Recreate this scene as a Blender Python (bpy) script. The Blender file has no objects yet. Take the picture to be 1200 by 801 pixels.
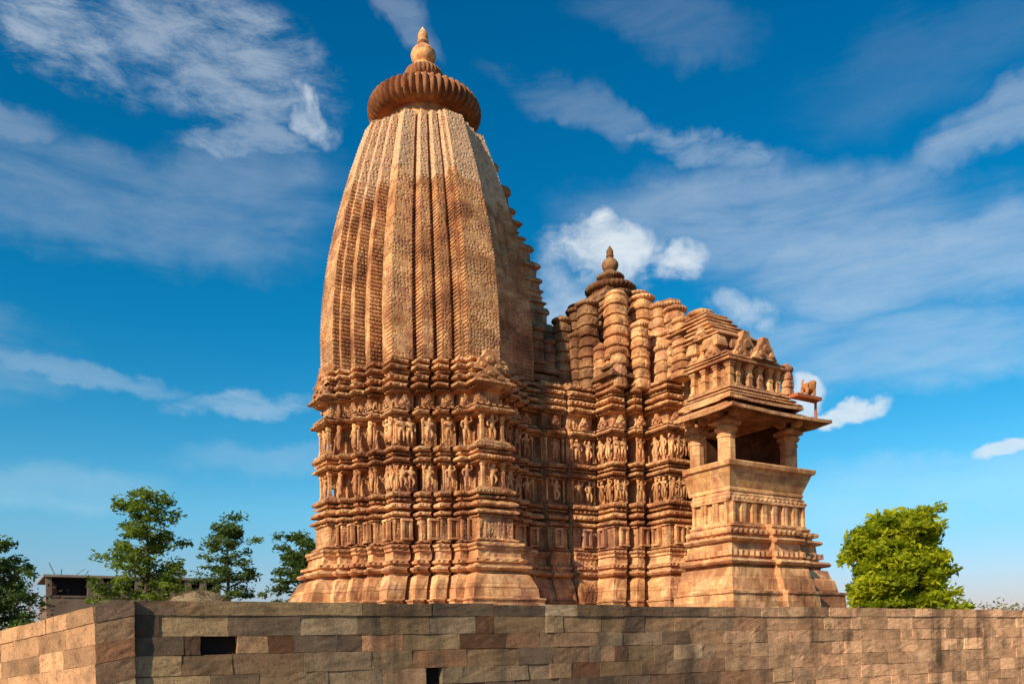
import bpy, bmesh, math, random
from mathutils import Vector, Matrix, noise
random.seed(7)
SC = bpy.context.scene
COL = SC.collection
R = math.radians

# ------------------------------------------------------------------ camera
# world: X runs east along the temple's long axis, Y north, Z up with 0 at the lens height
CAMX, CAMY = -12.758, -25.071
cam_d = bpy.data.cameras.new('camera')
cam = bpy.data.objects.new('camera', cam_d); COL.objects.link(cam)
cam.location = (CAMX, CAMY, 0.0)
cam_d.sensor_width = 36.0
cam_d.lens = 36.0 * 1000 / 1200
cam_d.shift_y = (757 - 400.5) / 1200
cam_d.clip_end = 20000
# level camera heading 57.5 deg west of east, rolled a degree as the photograph is
fwd = Vector((math.cos(R(57.5)), math.sin(R(57.5)), 0))
base = Matrix.Rotation(math.atan2(-fwd.x, fwd.y), 3, 'Z') @ Matrix.Rotation(R(90), 3, 'X')
cam.rotation_euler = base.to_euler()
SC.camera = cam
# the lens is shifted, so a roll about the picture centre becomes roll plus a small change of shift
ROLL = R(1.2)
cam.rotation_euler = (base @ Matrix.Rotation(-ROLL, 3, 'Z')).to_euler()
k = (757 - 400.5) / 1200
cam_d.shift_y = k * math.cos(ROLL)
cam_d.shift_x = -k * math.sin(ROLL)

# ------------------------------------------------------------------ sun and sky
SUN_AZ = 18.0     # degrees south of west
SUN_EL = 30.0
to_sun = Vector((-math.cos(R(SUN_AZ)) * math.cos(R(SUN_EL)), -math.sin(R(SUN_AZ)) * math.cos(R(SUN_EL)), math.sin(R(SUN_EL))))
sd = bpy.data.lights.new('sun', 'SUN'); sd.energy = 5.0; sd.angle = R(0.5); sd.color = (1.0, 0.85, 0.60)
so = bpy.data.objects.new('sun', sd); COL.objects.link(so)
so.rotation_euler = to_sun.to_track_quat('Z', 'Y').to_euler()
so.location = to_sun * 60

W = bpy.data.worlds.new('World'); SC.world = W; W.use_nodes = True
nt = W.node_tree; N = nt.nodes; L = nt.links
N.clear()
def wn(t, **kw):
    n = N.new(t)
    for a, v in kw.items(): setattr(n, a, v)
    return n
def wmath(op, a, b=None, clamp=False):
    n = wn('ShaderNodeMath', operation=op, use_clamp=clamp)
    for i, v in enumerate((a, b)):
        if v is None: continue
        if isinstance(v, (int, float)): n.inputs[i].default_value = v
        else: L.new(v, n.inputs[i])
    return n.outputs[0]
sky = wn('ShaderNodeTexSky', sky_type='NISHITA'); sky.sun_disc = False
sky.sun_elevation = R(SUN_EL); sky.sun_rotation = math.atan2(to_sun.x, to_sun.y) % (2 * math.pi)
sky.air_density = 1.0; sky.dust_density = 0.4; sky.ozone_density = 3.0
tc = wn('ShaderNodeTexCoord')
sep = wn('ShaderNodeSeparateXYZ'); L.new(tc.outputs['Generated'], sep.inputs[0])
AZ = wmath('MULTIPLY', wmath('ARCTAN2', sep.outputs[0], sep.outputs[1]), 180 / math.pi)
EL = wmath('MULTIPLY', wmath('ARCSINE', sep.outputs[2]), 180 / math.pi)
# polarised deep blue: the sky colour saturated and deepened towards the zenith
hs = wn('ShaderNodeHueSaturation'); hs.inputs['Saturation'].default_value = 1.42; hs.inputs['Hue'].default_value = 0.487
hs.inputs['Value'].default_value = 1.0
L.new(sky.outputs[0], hs.inputs['Color'])
grad = wn('ShaderNodeValToRGB')
elu = wmath('DIVIDE', EL, 45, True); L.new(elu, grad.inputs[0])
cr = grad.color_ramp
cr.elements[0].position = 0.0; cr.elements[0].color = (0.66, 0.50, 0.72, 1)
cr.elements[1].position = 1.0; cr.elements[1].color = (0.02, 0.78, 0.92, 1)
for p, c in ((0.09, (0.84, 0.76, 0.90)), (0.2, (1.0, 1.12, 1.10)), (0.45, (0.24, 1.0, 1.04)), (0.75, (0.03, 0.90, 0.98))):
    e = cr.elements.new(p); e.color = (*c, 1)
mul = wn('ShaderNodeMix', data_type='RGBA', blend_type='MULTIPLY'); mul.inputs[0].default_value = 1.0
L.new(hs.outputs[0], mul.inputs[6]); L.new(grad.outputs[0], mul.inputs[7])
# clouds: patches given by azimuth / elevation, broken up by noise over the direction
comb = wn('ShaderNodeCombineXYZ'); L.new(AZ, comb.inputs[0]); L.new(EL, comb.inputs[1])
def fbm(sx, sy, scale, detail, rough, dist, rot=0.0, lac=2.0):
    mp = wn('ShaderNodeMapping'); mp.inputs['Scale'].default_value = (sx, sy, 1); mp.inputs['Rotation'].default_value = (0, 0, R(rot))
    L.new(comb.outputs[0], mp.inputs[0])
    n = wn('ShaderNodeTexNoise'); n.inputs['Scale'].default_value = scale; n.inputs['Detail'].default_value = detail
    n.inputs['Roughness'].default_value = rough; n.inputs['Distortion'].default_value = dist; n.inputs['Lacunarity'].default_value = lac
    L.new(mp.outputs[0], n.inputs['Vector'])
    return n.outputs[0]
wisp = fbm(0.045, 0.20, 2.2, 10, 0.60, 0.4, 7)
puff = fbm(0.11, 0.16, 2.6, 9, 0.6, 0.4)
fine = fbm(0.08, 0.26, 3.6, 10, 0.66, 0.35, -14)
warp = fbm(0.1, 0.1, 1.6, 4, 0.55, 0.0)
warp2 = fbm(0.12, 0.12, 2.1, 4, 0.55, 0.0, 60)
AZw = wmath('ADD', AZ, wmath('MULTIPLY', wmath('SUBTRACT', warp, 0.5), 6.0))
ELw = wmath('ADD', EL, wmath('MULTIPLY', wmath('SUBTRACT', warp2, 0.5), 3.4))
def patch(az, el, ra, re, tilt=0.0):
    dx = wmath('SUBTRACT', AZw, az); dy = wmath('SUBTRACT', ELw, el)
    c, s = math.cos(R(tilt)), math.sin(R(tilt))
    u = wmath('DIVIDE', wmath('ADD', wmath('MULTIPLY', dx, c), wmath('MULTIPLY', dy, s)), ra)
    v = wmath('DIVIDE', wmath('SUBTRACT', wmath('MULTIPLY', dy, c), wmath('MULTIPLY', dx, s)), re)
    d2 = wmath('ADD', wmath('MULTIPLY', u, u), wmath('MULTIPLY', v, v))
    return wmath('SUBTRACT', 1.0, d2, True)
def thresh(n, lo, hi):
    m = wn('ShaderNodeMapRange', interpolation_type='SMOOTHSTEP'); m.inputs[1].default_value = lo; m.inputs[2].default_value = hi
    L.new(n, m.inputs[0]); return m.outputs[0]
dens = None
def add(v):
    global dens
    dens = v if dens is None else wmath('MAXIMUM', dens, v)
def cloud(noise_out, az, el, ra, re, tilt, amt, soft=0.5, cut=0.42):
    # noise lifted by the patch and cut softly: ragged, feathered rim
    p = patch(az, el, ra, re, tilt)
    t = thresh(wmath('ADD', noise_out, wmath('MULTIPLY', p, 0.30)), cut, cut + soft)
    amt *= 0.48 if noise_out is wisp else 0.58 if noise_out is fine else 0.88
    t = wmath('MULTIPLY', t, wmath('ADD', 0.5, wmath('MULTIPLY', fine, 0.85)))
    add(wmath('MULTIPLY', wmath('MULTIPLY', t, wmath('MINIMUM', wmath('MULTIPLY', p, 1.6), 1.0)), amt))
cloud(fine, 4.0, 33.6, 6.0, 2.8, -28, 0.72, 0.42, 0.47)
cloud(fine, 13.0, 33.6, 9.5, 3.8, -12, 0.60, 0.46, 0.46)
cloud(puff, 19.4, 31.6, 2.8, 1.1, -30, 0.75, 0.42, 0.42)
cloud(fine, 16.2, 29.9, 6.0, 1.6, 5, 0.50, 0.40, 0.48)
cloud(wisp, 8.0, 25.5, 15.0, 3.4, -2, 0.40, 0.60, 0.36)
cloud(wisp, 15.0, 27.0, 9.0, 3.4, 10, 0.40, 0.60, 0.36)
cloud(wisp, 5.0, 16.4, 8.0, 0.8, -6, 0.42, 0.45, 0.42)
cloud(fine, 15.2, 15.4, 5.5, 1.0, 4, 0.46, 0.40, 0.46)
cloud(puff, 38.6, 24.4, 5.2, 2.8, 0, 1.05, 0.42, 0.47)
cloud(puff, 43.2, 23.7, 3.2, 1.6, 8, 1.0, 0.42, 0.48)
cloud(puff, 47.5, 20.4, 4.2, 1.4, -14, 0.75, 0.50, 0.46)
cloud(puff, 35.2, 21.5, 3.2, 3.6, 0, 0.62, 0.55, 0.42)
cloud(wisp, 38.0, 32.0, 8.0, 1.3, -20, 0.34, 0.50, 0.44)
cloud(fine, 45.0, 29.4, 7.5, 1.2, -20, 0.42, 0.44, 0.46)
cloud(wisp, 50.0, 25.0, 16.0, 3.6, -8, 0.62, 0.62, 0.30)
cloud(wisp, 58.0, 21.5, 15.0, 3.4, -4, 0.78, 0.62, 0.30)
cloud(wisp, 55.0, 17.4, 14.0, 3.0, -5, 0.66, 0.62, 0.30)
cloud(wisp, 63.0, 28.0, 7.5, 1.7, 20, 0.62, 0.50, 0.36)
cloud(wisp, 43.0, 35.5, 8.0, 2.0, -14, 0.20, 0.60, 0.40)
cloud(wisp, 58.0, 31.0, 9.0, 3.0, 4, 0.12, 0.60, 0.36)
cloud(puff, 53.8, 13.9, 2.6, 0.8, 4, 0.95, 0.28, 0.44)
cloud(puff, 51.0, 15.0, 2.0, 1.3, 0, 0.95, 0.26, 0.44)
cloud(puff, 63.0, 10.8, 2.0, 0.7, 0, 0.95, 0.26, 0.44)
cloud(wisp, 25.5, 36.4, 4.5, 1.2, -30, 0.45, 0.50, 0.40)
cloud(wisp, 2.0, 10.0, 11.0, 1.8, 0, 0.34, 0.60, 0.32)
cloud(wisp, 58.0, 9.0, 18.0, 2.4, 0, 0.36, 0.60, 0.30)
cloud(wisp, 20.0, 12.0, 12.0, 1.4, 0, 0.30, 0.60, 0.34)
cloud(wisp, 1.5, 28.5, 4.5, 1.3, 0, 0.45, 0.5, 0.40)
for az in range(80, 360, 34):      # the sky behind the photographer has clouds as well
    cloud(wisp, (az + 180) % 360 - 180, 18 + (az * 7) % 22, 15, 4, -6, 0.55, 0.60, 0.36)
cmix = wn('ShaderNodeMix', data_type='RGBA'); cmix.inputs[7].default_value = (6.3, 6.9, 7.3, 1)
L.new(dens, cmix.inputs[0]); L.new(mul.outputs[2], cmix.inputs[6])
bg = wn('ShaderNodeBackground'); bg.inputs[1].default_value = 0.10
L.new(cmix.outputs[2], bg.inputs[0])
wo = wn('ShaderNodeOutputWorld'); L.new(bg.outputs[0], wo.inputs[0])

SC.view_settings.view_transform = 'Standard'; SC.view_settings.look = 'None'
SC.view_settings.exposure = 0.3; SC.view_settings.gamma = 1.0; SC.view_settings.use_curve_mapping = False

# ------------------------------------------------------------------ helpers
def link(name, bm_or_me, mat, parent=None, smooth=False):
    if isinstance(bm_or_me, bmesh.types.BMesh):
        me = bpy.data.meshes.new(name); bm_or_me.to_mesh(me); bm_or_me.free()
    else: me = bm_or_me
    if mat is not None and not me.materials: me.materials.append(mat)
    if smooth:
        for p in me.polygons: p.use_smooth = True
    o = bpy.data.objects.new(name, me); COL.objects.link(o)
    if parent: o.parent = parent
    return o
def tag(o, label=None, cat=None, group=None, kind=None):
    if label: o['label'] = label
    if cat: o['category'] = cat
    if group: o['group'] = group
    if kind: o['kind'] = kind
    return o
def empty(name, loc=(0, 0, 0), rz=0):
    o = bpy.data.objects.new(name, None); COL.objects.link(o); o.location = loc; o.rotation_euler = (0, 0, rz)
    o.empty_display_size = 0.3
    return o
def copy_to(src, parent, matrix):
    c = src.copy(); COL.objects.link(c); c.parent = parent; c.matrix_local = matrix
    return c
def box(bm, x0, x1, y0, y1, z0, z1, taper=0.0):
    """box; taper pulls the top in on every side"""
    t = taper
    vs = [bm.verts.new(p) for p in ((x0, y0, z0), (x1, y0, z0), (x1, y1, z0), (x0, y1, z0),
                                    (x0 + t, y0 + t, z1), (x1 - t, y0 + t, z1), (x1 - t, y1 - t, z1), (x0 + t, y1 - t, z1))]
    fs = []
    for f in ((3, 2, 1, 0), (4, 5, 6, 7), (0, 1, 5, 4), (1, 2, 6, 5), (2, 3, 7, 6), (3, 0, 4, 7)):
        fs.append(bm.faces.new([vs[i] for i in f]))
    return vs, fs
def loft(bm, rings, closed_bottom=False, closed_top=True):
    prev = None
    for r in rings:
        vs = [bm.verts.new(p) for p in r]
        if prev:
            n = len(vs)
            for i in range(n):
                j = (i + 1) % n
                bm.faces.new((prev[i], prev[j], vs[j], vs[i]))
        elif closed_bottom: bm.faces.new(list(reversed(vs)))
        prev = vs
    if closed_top: bm.faces.new(prev)
def jitter(bm, a, seed=0.0, fine=0.0):
    if fine:
        for v in bm.verts:
            p = v.co * 11.0
            v.co += Vector((noise.noise(p), noise.noise(p + Vector((7, 3, 0))), .5 * noise.noise(p + Vector((0, 9, 4))))) * fine
    for v in bm.verts:
        p = v.co * 2.7 + Vector((seed, 0, 0))
        v.co += Vector((noise.noise(p), noise.noise(p + Vector((31, 0, 0))), 0.5 * noise.noise(p + Vector((0, 57, 0))))) * a
def lathe(bm, prof, cx, cy, n=24, rib=0, amp=0.0):
    rings = []
    for r, z in prof:
        ring = []
        for i in range(n):
            a = 2 * math.pi * i / n
            rr = r * (1 - amp * (1 - abs(math.cos(a * rib / 2)))) if rib else r
            ring.append((cx + rr * math.cos(a), cy + rr * math.sin(a), z))
        rings.append(ring)
    loft(bm, rings, True, True)

# ------------------------------------------------------------------ materials
def new_mat(name):
    m = bpy.data.materials.new(name); m.use_nodes = True
    t = m.node_tree; b = t.nodes['Principled BSDF']
    b.inputs['Roughness'].default_value = 0.9
    b.inputs['Specular IOR Level'].default_value = 0.15
    return m, t, b
def nd(t, typ, **kw):
    n = t.nodes.new(typ)
    for a, v in kw.items(): setattr(n, a, v)
    return n
def ramp(t, src, stops):
    r = nd(t, 'ShaderNodeValToRGB'); t.links.new(src, r.inputs[0])
    el = r.color_ramp.elements
    el[0].position, el[0].color = stops[0][0], (*stops[0][1], 1)
    el[1].position, el[1].color = stops[-1][0], (*stops[-1][1], 1)
    for p, c in stops[1:-1]:
        e = el.new(p); e.color = (*c, 1)
    return r.outputs[0]
def tnoise(t, scale, detail=6, rough=0.6, vec=None, sc=(1, 1, 1), dist=0.0):
    n = nd(t, 'ShaderNodeTexNoise'); n.inputs['Scale'].default_value = scale; n.inputs['Detail'].default_value = detail
    n.inputs['Roughness'].default_value = rough; n.inputs['Distortion'].default_value = dist
    g = nd(t, 'ShaderNodeNewGeometry') if vec is None else None
    mp = nd(t, 'ShaderNodeMapping'); mp.inputs['Scale'].default_value = sc
    t.links.new(g.outputs['Position'] if g else vec, mp.inputs[0]); t.links.new(mp.outputs[0], n.inputs['Vector'])
    return n.outputs[0]
def mix(t, a, b, fac, mode='MIX'):
    m = nd(t, 'ShaderNodeMix', data_type='RGBA', blend_type=mode)
    for i, v in ((6, a), (7, b)):
        if isinstance(v, tuple): m.inputs[i].default_value = (*v, 1)
        else: t.links.new(v, m.inputs[i])
    if isinstance(fac, (int, float)): m.inputs[0].default_value = fac
    else: t.links.new(fac, m.inputs[0])
    return m.outputs[2]
def mrange(t, src, lo, hi, a=0.0, b=1.0):
    m = nd(t, 'ShaderNodeMapRange'); t.links.new(src, m.inputs[0])
    for i, v in enumerate((lo, hi, a, b)): m.inputs[i + 1].default_value = v
    return m.outputs[0]

def stone(name, tone=(1, 1, 1), carve=0.0, dark=0.5, block=0.8, bump=0.5, restored=False, bw=0.62, bh=0.36, bm_=0.008):
    """warm sandstone: patches of buff, ochre, pink and brown, dark lichen streaks, fine grain"""
    m, t, b = new_mat(name)
    c = lambda r, g, bl: (r * tone[0], g * tone[1], bl * tone[2])
    n1 = tnoise(t, 0.8, 7, 0.62)
    col = ramp(t, n1, [(0.32, c(0.24, 0.100, 0.052)), (0.41, c(0.42, 0.190, 0.092)), (0.48, c(0.58, 0.295, 0.135)), (0.54, c(0.72, 0.430, 0.215)), (0.60, c(0.56, 0.285, 0.160)), (0.68, c(0.32, 0.150, 0.095))])
    n2 = tnoise(t, 3.1, 5, 0.6, sc=(1, 1, 1.6))
    col = mix(t, col, c(0.38, 0.155, 0.078), mrange(t, n2, 0.46, 0.70, 0, 0.75))
    # separate stones of the courses: each a slightly different tone
    g = nd(t, 'ShaderNodeNewGeometry')
    sp = nd(t, 'ShaderNodeSeparateXYZ'); t.links.new(g.outputs['Position'], sp.inputs[0])
    cb = nd(t, 'ShaderNodeCombineXYZ')
    ad = nd(t, 'ShaderNodeMath', operation='ADD'); t.links.new(sp.outputs[0], ad.inputs[0]); t.links.new(sp.outputs[1], ad.inputs[1])
    t.links.new(ad.outputs[0], cb.inputs[0]); t.links.new(sp.outputs[2], cb.inputs[1])
    br = nd(t, 'ShaderNodeTexBrick'); br.inputs['Scale'].default_value = 1.0
    br.inputs['Color1'].default_value = (0.56, 0.50, 0.47, 1); br.inputs['Color2'].default_value = (1.22, 1.19, 1.13, 1); br.inputs['Mortar'].default_value = (0.55, 0.48, 0.42, 1)
    br.inputs['Mortar Size'].default_value = bm_; br.inputs['Brick Width'].default_value = bw; br.inputs['Row Height'].default_value = bh; br.inputs['Bias'].default_value = 0.1
    t.links.new(cb.outputs[0], br.inputs['Vector'])
    col = mix(t, col, br.outputs[0], block, 'MULTIPLY')
    if restored:   # replaced pale plain stones in the top courses, with an uneven lower edge
        zz = nd(t, 'ShaderNodeMath', operation='ADD'); t.links.new(sp.outputs[2], zz.inputs[0])
        nz = tnoise(t, 0.55, 3, 0.5); nm = nd(t, 'ShaderNodeMath', operation='MULTIPLY'); t.links.new(nz, nm.inputs[0]); nm.inputs[1].default_value = 5.0
        t.links.new(nm.outputs[0], zz.inputs[1])
        col = mix(t, col, c(0.74, 0.49, 0.31), mrange(t, zz.outputs[0], 16.75, 16.9, 0, 0.8))
    # lichen and soot, run down in streaks
    n3 = tnoise(t, 1.5, 8, 0.68, sc=(1.6, 1.6, 0.35))
    col = mix(t, col, c(0.085, 0.055, 0.040), mrange(t, n3, 0.51, 0.69, 0, dark))
    n4 = tnoise(t, 14, 5, 0.7)
    col = mix(t, col, c(0.17, 0.095, 0.058), mrange(t, n4, 0.52, 0.70, 0, 0.6))
    t.links.new(col, b.inputs['Base Color'])
    bp = nd(t, 'ShaderNodeBump'); bp.inputs['Strength'].default_value = bump; bp.inputs['Distance'].default_value = 0.03
    h = tnoise(t, 9, 8, 0.7)
    if carve:
        vo = nd(t, 'ShaderNodeTexVoronoi', feature='F1'); vo.inputs['Scale'].default_value = carve; vo.inputs['Randomness'].default_value = 0.55
        t.links.new(g.outputs['Position'], vo.inputs['Vector'])
        hm = mrange(t, vo.outputs['Distance'], 0.12, 0.45)
        ha = nd(t, 'ShaderNodeMath', operation='MULTIPLY_ADD'); t.links.new(hm, ha.inputs[0]); ha.inputs[1].default_value = 1.2
        t.links.new(h, ha.inputs[2]); h = ha.outputs[0]
    t.links.new(h, bp.inputs['Height']); t.links.new(bp.outputs[0], b.inputs['Normal'])
    return m
M_WALL = stone('sandstone_wall', tone=(.98, .95, .95), dark=0.72, carve=9.0, bump=.7)
M_BASE = stone('sandstone_base', tone=(1.06, 1.06, 1.08), dark=0.42)
M_SPIRE = stone('sandstone_spire', tone=(1.02, 0.99, 0.97), dark=0.30, carve=9.0, bump=1.0, restored=True, block=0.8, bw=.9, bh=.55, bm_=0.0)
M_ROOF = stone('sandstone_roof', tone=(1.0, 0.98, 0.97), dark=0.7)
M_DARKROOF = stone('sandstone_weathered_shaded', tone=(0.46, 0.44, 0.45), dark=0.7)  # weathered dark stone, with the shade on the roof also put into the colour
M_PALE = stone('sandstone_pale', tone=(1.16, 1.16, 1.10), dark=0.2)
M_FIG = stone('sandstone_figure', tone=(1.08, 1.08, 1.06), dark=0.30, bump=0.3)
M_INNER_SHADE = stone('inner_shade_sandstone', tone=(0.16, 0.14, 0.15), dark=0.6)  # near-black tone stands in for the shade inside the balcony
M_AMALAKA = stone('sandstone_ribbed', tone=(0.50, 0.38, 0.35), dark=0.6, block=.3)

def blocks_mat(name, streak_amt, gain=1.0):
    """masonry whose separate blocks carry their own colour (attribute 'tone')"""
    m, t, b = new_mat(name)
    at = nd(t, 'ShaderNodeAttribute', attribute_name='tone')
    n1 = tnoise(t, 2.2, 7, 0.65)
    tonec = mix(t, at.outputs['Color'], (gain * 1.06, gain * .97, gain * .92), 1.0, 'MULTIPLY')
    col = mix(t, tonec, (0.045, 0.034, 0.026), mrange(t, n1, 0.46, 0.70, 0, 0.55))
    n2 = tnoise(t, 1.1, 6, 0.6, sc=(1.0, 1.0, 0.12))
    col = mix(t, col, (0.026, 0.023, 0.020), mrange(t, n2, 0.52, 0.66, 0, streak_amt))  # dark stains running down, stronger on the old blockwork
    n3 = tnoise(t, 0.9, 5, 0.6)
    col = mix(t, col, (0.20, 0.145, 0.10), mrange(t, n3, 0.55, 0.72, 0, 0.35))
    n4 = tnoise(t, 22, 5, 0.7)
    col = mix(t, col, (0.05, 0.035, 0.025), mrange(t, n4, 0.50, 0.68, 0, 0.65))
    n5 = tnoise(t, 5.5, 8, 0.75)
    col = mix(t, col, (0.30, 0.22, 0.13), mrange(t, n5, 0.54, 0.70, 0, 0.40))
    n6 = tnoise(t, 3.3, 6, 0.6, sc=(1, 1, 2.2))
    col = mix(t, col, (0.14, 0.060, 0.030), mrange(t, n6, 0.56, 0.68, 0, 0.45))
    t.links.new(col, b.inputs['Base Color'])
    bp = nd(t, 'ShaderNodeBump'); bp.inputs['Strength'].default_value = 0.9; bp.inputs['Distance'].default_value = 0.035
    h = tnoise(t, 8, 12, 0.78)
    t.links.new(h, bp.inputs['Height']); t.links.new(bp.outputs[0], b.inputs['Normal'])
    return m
M_BLOCKS = blocks_mat('old_blockwork', 0.65, 1.2)
M_BLOCKS_CLEAN = blocks_mat('orange_blockwork', 0.15, .62)

def simple(name, col, var=0.25, scale=5.0, rough=0.9):
    m, t, b = new_mat(name); b.inputs['Roughness'].default_value = rough
    n = tnoise(t, scale, 6, 0.65)
    d = tuple(c * (1 - var) for c in col); l = tuple(min(1, c * (1 + var)) for c in col)
    t.links.new(ramp(t, n, [(0.3, d), (0.7, l)]), b.inputs['Base Color'])
    bp = nd(t, 'ShaderNodeBump'); bp.inputs['Strength'].default_value = 0.4; bp.inputs['Distance'].default_value = 0.03
    t.links.new(n, bp.inputs['Height']); t.links.new(bp.outputs[0], b.inputs['Normal'])
    return m
M_MORTAR = simple('dark_joint', (0.020, 0.015, 0.012))
M_GROUND = simple('dry_earth', (0.20, 0.145, 0.085), 0.35, 0.7)
M_PAVE = simple('platform_paving', (0.22, 0.145, 0.085), 0.25, 1.7)
M_BARK = simple('bark', (0.075, 0.052, 0.036), 0.3, 12)
M_BLDG = simple('weathered_plaster', (0.20, 0.135, 0.098), 0.3, 1.2)
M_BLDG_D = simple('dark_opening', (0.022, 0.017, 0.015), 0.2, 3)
M_SLAB = simple('concrete_slab', (0.24, 0.19, 0.155), 0.2, 3)
M_ORANGE = simple('orange_stone', (0.50, 0.19, 0.065), 0.2, 9)
M_RUST = simple('rusty_iron', (0.42, 0.12, 0.045), 0.25, 14)
M_DRY = simple('dry_grass', (0.27, 0.19, 0.11), 0.35, 6)
def leaf_mat(name, a, bcol, trans=0.35):
    m, t, b = new_mat(name); b.inputs['Roughness'].default_value = 0.55
    at = nd(t, 'ShaderNodeAttribute', attribute_name='tone')
    col = mix(t, a, bcol, at.outputs['Fac'])
    t.links.new(col, b.inputs['Base Color'])
    tr = nd(t, 'ShaderNodeBsdfTranslucent'); t.links.new(mix(t, col, (1.3, 1.25, 0.5), 1.0, 'MULTIPLY'), tr.inputs[0])
    ms = nd(t, 'ShaderNodeMixShader'); ms.inputs[0].default_value = trans
    out = [n for n in t.nodes if n.type == 'OUTPUT_MATERIAL'][0]
    t.links.new(b.outputs[0], ms.inputs[1]); t.links.new(tr.outputs[0], ms.inputs[2]); t.links.new(ms.outputs[0], out.inputs[0])
    return m
M_LEAF_D = leaf_mat('dark_leaf', (0.070, 0.120, 0.024), (0.20, 0.27, 0.05), .55)
M_LEAF_Y = leaf_mat('bright_leaf', (0.14, 0.20, 0.010), (0.52, 0.53, 0.022), .55)
M_LEAF_B = leaf_mat('dull_leaf', (0.055, 0.095, 0.036), (0.15, 0.215, 0.06), .55)  # darker, less yellow green for three of the left trees
M_LEAF_DRY = leaf_mat('dry_leaf', (0.16, 0.15, 0.05), (0.28, 0.25, 0.10))

# ------------------------------------------------------------------ ground and platform
bm = bmesh.new(); box(bm, -4000, 4000, -4000, 4000, -3.0, -1.6)
tag(link('ground', bm, M_GROUND), kind='structure')
bm = bmesh.new(); box(bm, -10.4, 40, -10.2, 16, -1.58, 0.74)
jitter(bm, 0.0)
tag(link('platform', bm, M_PAVE), kind='structure')

# ------------------------------------------------------------------ plans
K = 2.40
RATHAS = [(1.85, 2.40, 2.40), (1.34, 1.70, 2.72), (0.85, 1.20, 3.02), (0.46, 0.72, 3.34)]   # t0, t1, depth
def quarter(k, steps, bh, gap):
    """south side of a stepped plan from the south-west corner to the south-east one"""
    seq = []
    for i, (t0, t1, dep) in enumerate(steps):
        seq.append((t1, dep)); seq.append((t0, dep))
        if i < len(steps) - 1:
            g = gap if i < 2 else gap * 0.6
            seq.append((t0, dep - g)); seq.append((steps[i + 1][1], dep - g))
    seq.append((steps[-1][0], bh))
    left = [(-t, -d, -1) for t, d in seq]
    right = [(t, -d, 1) for t, d in reversed(seq)]
    return left + right
def cross_plan(steps, bh, gap, d=0.0, s=1.0, z=0.0, tooth=None, west=0.0):
    out = []
    for q in range(4):
        side = quarter(K, steps, bh - (west if q == 3 else 0), gap)[:-1]
        for (x, y, sg) in side:
            x2, y2 = x * s + sg * d, y * s - d
            for _ in range(q): x2, y2 = -y2, x2
            out.append((x2, y2, z))
    return out

# vertical profile of walls: (height, outward offset)
PROF = [(0.60, .80), (1.00, .80), (1.02, .74), (1.30, .74), (1.33, .78), (1.37, .78), (1.39, .64), (1.66, .60), (1.665, .565), (1.685, .565), (1.69, .58), (1.95, .49), (2.05, .44), (2.09, .38), (2.10, .30), (2.17, .30),
        (2.19, .44), (2.25, .50), (2.31, .48), (2.34, .34), (2.41, .30), (2.43, .40), (2.50, .42), (2.54, .30), (2.58, .26), (2.78, .25), (2.80, .31), (2.86, .31), (2.92, .36), (2.98, .34), (3.01, .18),
]
DENT = {2.92: .02, 2.86: .025, 3.05: .035, 2.99: .035, 2.36: .04, 2.50: .04, 4.04: .03, 4.0: .03}
def _ledge(z, h, d, d0): return [(z, d0), (z + .004, d * .6), (z + h * .12, d * .92), (z + h * .30, d), (z + h * .55, d * .93), (z + h * .8, d * .62), (z + h, d0)]
def _fillet(z, h, d, d0): return [(z, d0), (z + .004, d), (z + h - .004, d), (z + h, d0)]
def _flat(z0, z1, d): return [(z0, d), (z1, d)]
for kind, *a in (('l', 3.03, .10, .24, .13), ('r', 3.14, 3.73, .10), ('f', 3.745, .05, .17, .06), ('l', 3.82, .17, .25, .0), ('r', 4.0, 4.035, -.02), ('l', 4.04, .20, .24, -.04), ('r', 4.25, 4.285, -.06), ('f', 4.29, .07, .14, -.05), ('r', 4.37, 4.395, -.05),
                 ('l', 4.40, .19, .20, -.10), ('r', 4.62, 5.33, -.26), ('f', 5.34, .05, .06, -.1), ('l', 5.42, .15, .18, -.04), ('r', 5.58, 5.615, -.06), ('f', 5.62, .06, .11, -.05), ('r', 5.69, 5.705, -.05), ('l', 5.71, .19, .20, -.1), ('r', 5.93, 6.72, -.26),
                 ('f', 6.73, .045, .06, -.1), ('l', 6.79, .16, .20, -.05), ('f', 6.965, .05, .12, -.06), ('r', 7.03, 7.46, -.14), ('f', 7.47, .05, .10, -.06), ('l', 7.54, .18, .24, -.05), ('r', 7.73, 7.765, -.09), ('l', 7.77, .18, .21, -.08), ('r', 7.96, 7.995, -.10),
                 ('f', 8.0, .06, .09, -.09), ('r', 8.065, 8.078, -.1), ('l', 8.08, .17, .20, -.1), ('r', 8.26, 8.295, -.13), ('l', 8.30, .14, .13, -.12), ('r', 8.45, 8.52, -.15)):
    PROF += {'l': _ledge, 'f': _fillet, 'r': _flat}[kind](*a)
    if kind == 'f': DENT[round(a[0] + .004, 4)] = .040; DENT[round(a[0] + a[1] - .004, 4)] = .040
    if kind == 'l' and a[2] > .2:
        k_ = .028 if int(a[0] * 100) % 2 else .0
        DENT[round(a[0] + a[1] * .30, 4)] = k_; DENT[round(a[0] + a[1] * .12, 4)] = k_

temple = empty('temple', (0, 0, 0.74))
TZ = Vector((0, 0, 0.74))
tag(temple, 'orange sandstone temple with a curved ribbed tower, lower hall and pillared balcony', 'temple')
def part(name, bm, mat, smooth=False, parent=None):
    o = link(name, bm, mat, None, smooth)
    o.parent = parent or temple
    if parent is None: o.matrix_parent_inverse = Matrix.Translation(-TZ)
    return o
def put(src, M, parent=None):
    c = src.copy(); COL.objects.link(c); c.parent = temple; c.matrix_parent_inverse = Matrix.Translation(-TZ); c.matrix_basis = M
    return c

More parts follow.
